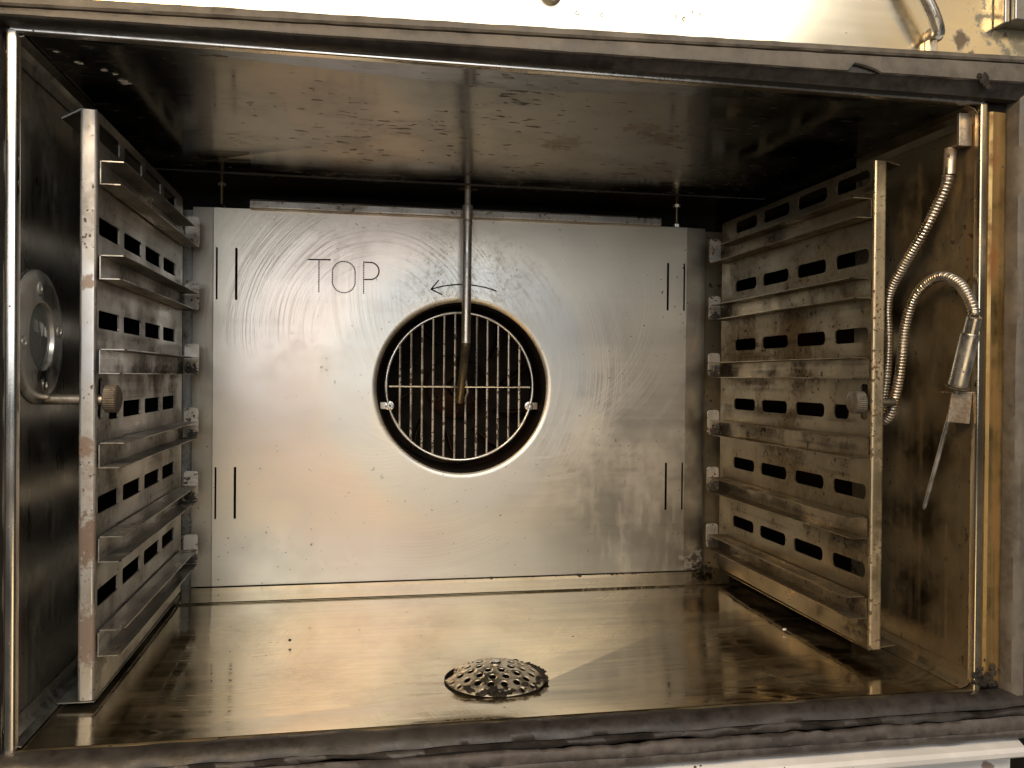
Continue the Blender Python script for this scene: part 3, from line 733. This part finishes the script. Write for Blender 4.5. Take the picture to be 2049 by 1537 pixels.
# ================================================================= drain strainer
FZ = -.0070
def dome_z(r):
    t_ = r / DR
    return FZ + .0016 + .0108 * (1 - t_ ** 2.2) if t_ < 1 else FZ + .0016
holes2 = []
for n_, rad, ph in ((8, .0125, .2), (13, .0200, .1), (18, .0272, .25), (22, .0337, 0)):
    for k in range(n_):
        a = 2 * PI * k / n_ + ph
        holes2.append((DX + rad * math.cos(a), DY + rad * math.sin(a), (.0026 if rad < .03 else .0018)))
pts, edges = [], []
def addloop(L):
    k = len(pts); pts.extend(Vector(p) for p in L); edges.extend((k + i, k + (i + 1) % len(L)) for i in range(len(L)))
addloop(circ(DX, DY, DR, 72))
for hx, hy, hr in holes2: addloop(circ(hx, hy, hr, 14))
for rad in [i * .0022 for i in range(0, 17)]:
    for k in range(max(1, int(rad * 2 * PI / .0024))):
        a = 2 * PI * k / max(1, int(rad * 2 * PI / .0024))
        p = Vector((DX + rad * math.cos(a), DY + rad * math.sin(a)))
        if rad < DR - .0012 and all((p - Vector((hx, hy))).length > hr + .0006 for hx, hy, hr in holes2): pts.append(p)
vo, eo, fo, *_ = delaunay_2d_cdt(pts, edges, [], 0, 1e-7)
keep = []
for f in fo:
    cpt = sum((vo[i] for i in f), Vector((0, 0))) / len(f)
    if (cpt - Vector((DX, DY))).length < DR and all((cpt - Vector((hx, hy))).length > hr * .97 for hx, hy, hr in holes2): keep.append(list(f))
used = sorted({i for f in keep for i in f}); re_ = {i: k for k, i in enumerate(used)}
strainer = thing('drain_strainer', (DX, DY, FZ), 'domed perforated steel drain strainer crusted with black residue on the floor', 'strainer')
def dv(i):
    v = vo[i]; dx, dy = v.x - DX, v.y - DY; r_ = math.hypot(dx, dy); z = dome_z(r_)
    a = math.atan2(dy, dx)
    dent = max(0, 1 - ((a - PI * .88) / .35) ** 2) * max(0, (r_ - .020) / .0165) * .006      # bent-in edge at the left rear
    return (v.x - dent * .5 * math.cos(a), v.y - dent * .5 * math.sin(a), z - dent * .5)
m = MB(); m.add([dv(i) for i in used], [[re_[i] for i in f] for f in keep], True)
o = m.build('dome', M_drain, strainer)
sm = o.modifiers.new('thickness', 'SOLIDIFY'); sm.thickness = .0009; sm.offset = -1
m = MB(); m.lathe((DX, DY, dome_z(0) - .0006), (0, 0, 1), [(.0042, 0), (.0042, .0012), (.0030, .0022), (.0012, .0022), (.0010, .0014), (.0001, .0014)], 20); m.build('screw', M_bright, strainer)
m = MB(); m.lathe((DX, DY, FZ), (0, 0, 1), [(.0001, -.003), (.029, -.003), (.0295, 0), (.0365, .0006), (.0368, .0014), (.0355, .0018)], 48); m.build('strainer_dark_disc', M_sootshade, strainer)  # added dark disc below the dome so its holes look black
# crust: charred lumps
def lump(m, p, r, sq=(1, 1, .6), sd=0):
    bm = bmesh.new(); bmesh.ops.create_icosphere(bm, subdivisions=2, radius=1)
    vs = []
    for v in bm.verts:
        d = 1 + .75 * noise.noise(v.co * 1.3 + Vector((sd, sd * .7, 0))) + .35 * noise.noise(v.co * 3.7 + Vector((sd, 0, sd)))
        vs.append((p[0] + v.co.x * r * sq[0] * d, p[1] + v.co.y * r * sq[1] * d, p[2] + v.co.z * r * sq[2] * d))
    fs = [[v.index for v in f.verts] for f in bm.faces]; bm.free()
    m.add(vs, fs, True)
rng = random.Random(3)
m = MB()
for k in range(88):
    if k < 38: a = rng.gauss(-PI / 2 - .05, .34); rad = rng.uniform(.0300, .0362)
    elif k < 88: a = rng.gauss(.05, .42); rad = rng.uniform(.0315, .0372)
    else: a = rng.uniform(0, 2 * PI); rad = .0362
    lump(m, (DX + rad * math.cos(a), DY + rad * math.sin(a), dome_z(rad) + .0003), rng.uniform(.0010, .0029), (1, 1, .45), sd=k * 1.7)
o = m.build('charred_crust', M_crust, strainer); o['kind'] = 'stuff'
m = MB()
for k in range(90):
    t_ = rng.random()
    if t_ < .6: p = (.5600 + rng.gauss(0, .006), .345 + rng.gauss(0, .006), .0045 + abs(rng.gauss(0, .004)))
    else: p = (rng.uniform(.30, .57), .3515 + rng.gauss(0, .0015), .0035)
    lump(m, p, rng.uniform(.0006, .0022), sd=k * 2.3)
o = m.build('burnt_residue', M_crust, None)
tag(o, 'black burnt residue caked along the lower right corner of the panel', 'residue', kind='stuff')

# crumbs
m = MB(); lump(m, (.5450, .1455, .0012), .0014, (1.2, .8, .7), 4)
tag(m.build('crumb', M_white, None), 'tiny white crumb on the floor in front of the right rack', 'crumb')
m = MB(); lump(m, (.1368, .1811, .0004), .0013, (1, 1, .7), 9)
tag(m.build('crumb', M_crust, None), 'tiny black crumb on the floor left of the strainer', 'crumb')

# ================================================================= fittings on the upper front panel
rod = thing('bent_rod', (.567, -.009, .431), 'bent bright steel rod hanging before the panel at the upper right', 'rod')
MB().tube(spline([(.505, .002, .545), (.512, -.009, .534), (.522, -.011, .520), (.545, -.0115, .482), (.553, -.012, .4685), (.5608, -.0115, .4560), (.5660, -.010, .4465), (.5668, -.009, .4425)], 6), .0042, 20).build('rod', M_bright, rod)
m = MB(); m.lathe((.5705, .0008, .4465), (0, -1, 0), [(.0055, 0), (.0055, .0035), (.0045, .0048), (.0001, .0050)], 28); m.build('boss', M_pipe, rod)
MB().box((.5645, -.0040, .4310), (.5705, .0008, .4420)).build('rod_foot', M_bright, rod, bevel=.0005)
hb = MB().box((.6210, -.014, .4555), (.70, .0008, .51)).box((.6165, -.010, .4545), (.6207, .0008, .51)).build('hinge_block', M_rackL, None, bevel=.001)
tag(hb, 'square steel hinge block at the far upper right corner', 'hinge')
m = MB(); m.lathe((.3050, .0008, .4515), (0, -1, 0), [(.0072, 0), (.0072, .003), (.0065, .0042), (.0045, .0048), (.0001, .0050)], 36)
tag(m.build('round_button', M_pipe, None), 'round steel button cut off by the upper picture edge', 'button')
m = MB()
for (x, z, r_) in ((.322, .4405, .0016), (.3318, .4375, .0009), (.338, .4405, .0014), (.3875, .4440, .0012), (.3925, .4425, .0016), (.3985, .4475, .0011), (.4035, .4465, .0010), (.345, .4430, .0008)):
    m.lathe((x, .0009, z), (0, -1, 0), [(r_, 0), (r_ * .85, r_ * .22), (r_ * .5, r_ * .36), (.00001, r_ * .4)], 16)
tag(m.build('water_droplets', M_water, None), 'small clear water droplets on the bright upper panel', 'droplets', kind='stuff')

# dried flakes on the ceiling, and crust in the lower right corner of the frame
m = MB(); rng = random.Random(11)
for (x, y) in ((.012, .028), (.018, .044), (.0205, .046), (.0345, .062), (.0375, .074), (.0385, .078), (.030, .056)):
    lump(m, (x + rng.uniform(-.001, .001), y, HZ + .0006), rng.uniform(.0008, .0018), (1.6, .9, .5), rng.random() * 50)
tag(m.build('dried_flakes', M_white, None), 'pale dried flakes stuck to the ceiling at the upper left', 'flakes', kind='stuff')
m = MB()
for k in range(45):
    lump(m, (.6165 + rng.gauss(0, .0035), -.0015 + rng.gauss(0, .001), .0035 + abs(rng.gauss(0, .005))), rng.uniform(.0007, .0024), (1, .6, 1), k * 3.1)
tag(m.build('corner_crust', M_crust, None), 'black crust in the lower right corner of the rusty frame', 'crust', kind='stuff')
m = MB()
for k in range(14):
    lump(m, (.5975 + rng.gauss(0, .0022), -.0146, .4135 + rng.gauss(0, .0028)), rng.uniform(.0008, .0022), (1, .5, 1), k * 4.1)
o = m.build('gasket_joint', M_crust, gasket); o['kind'] = 'stuff'
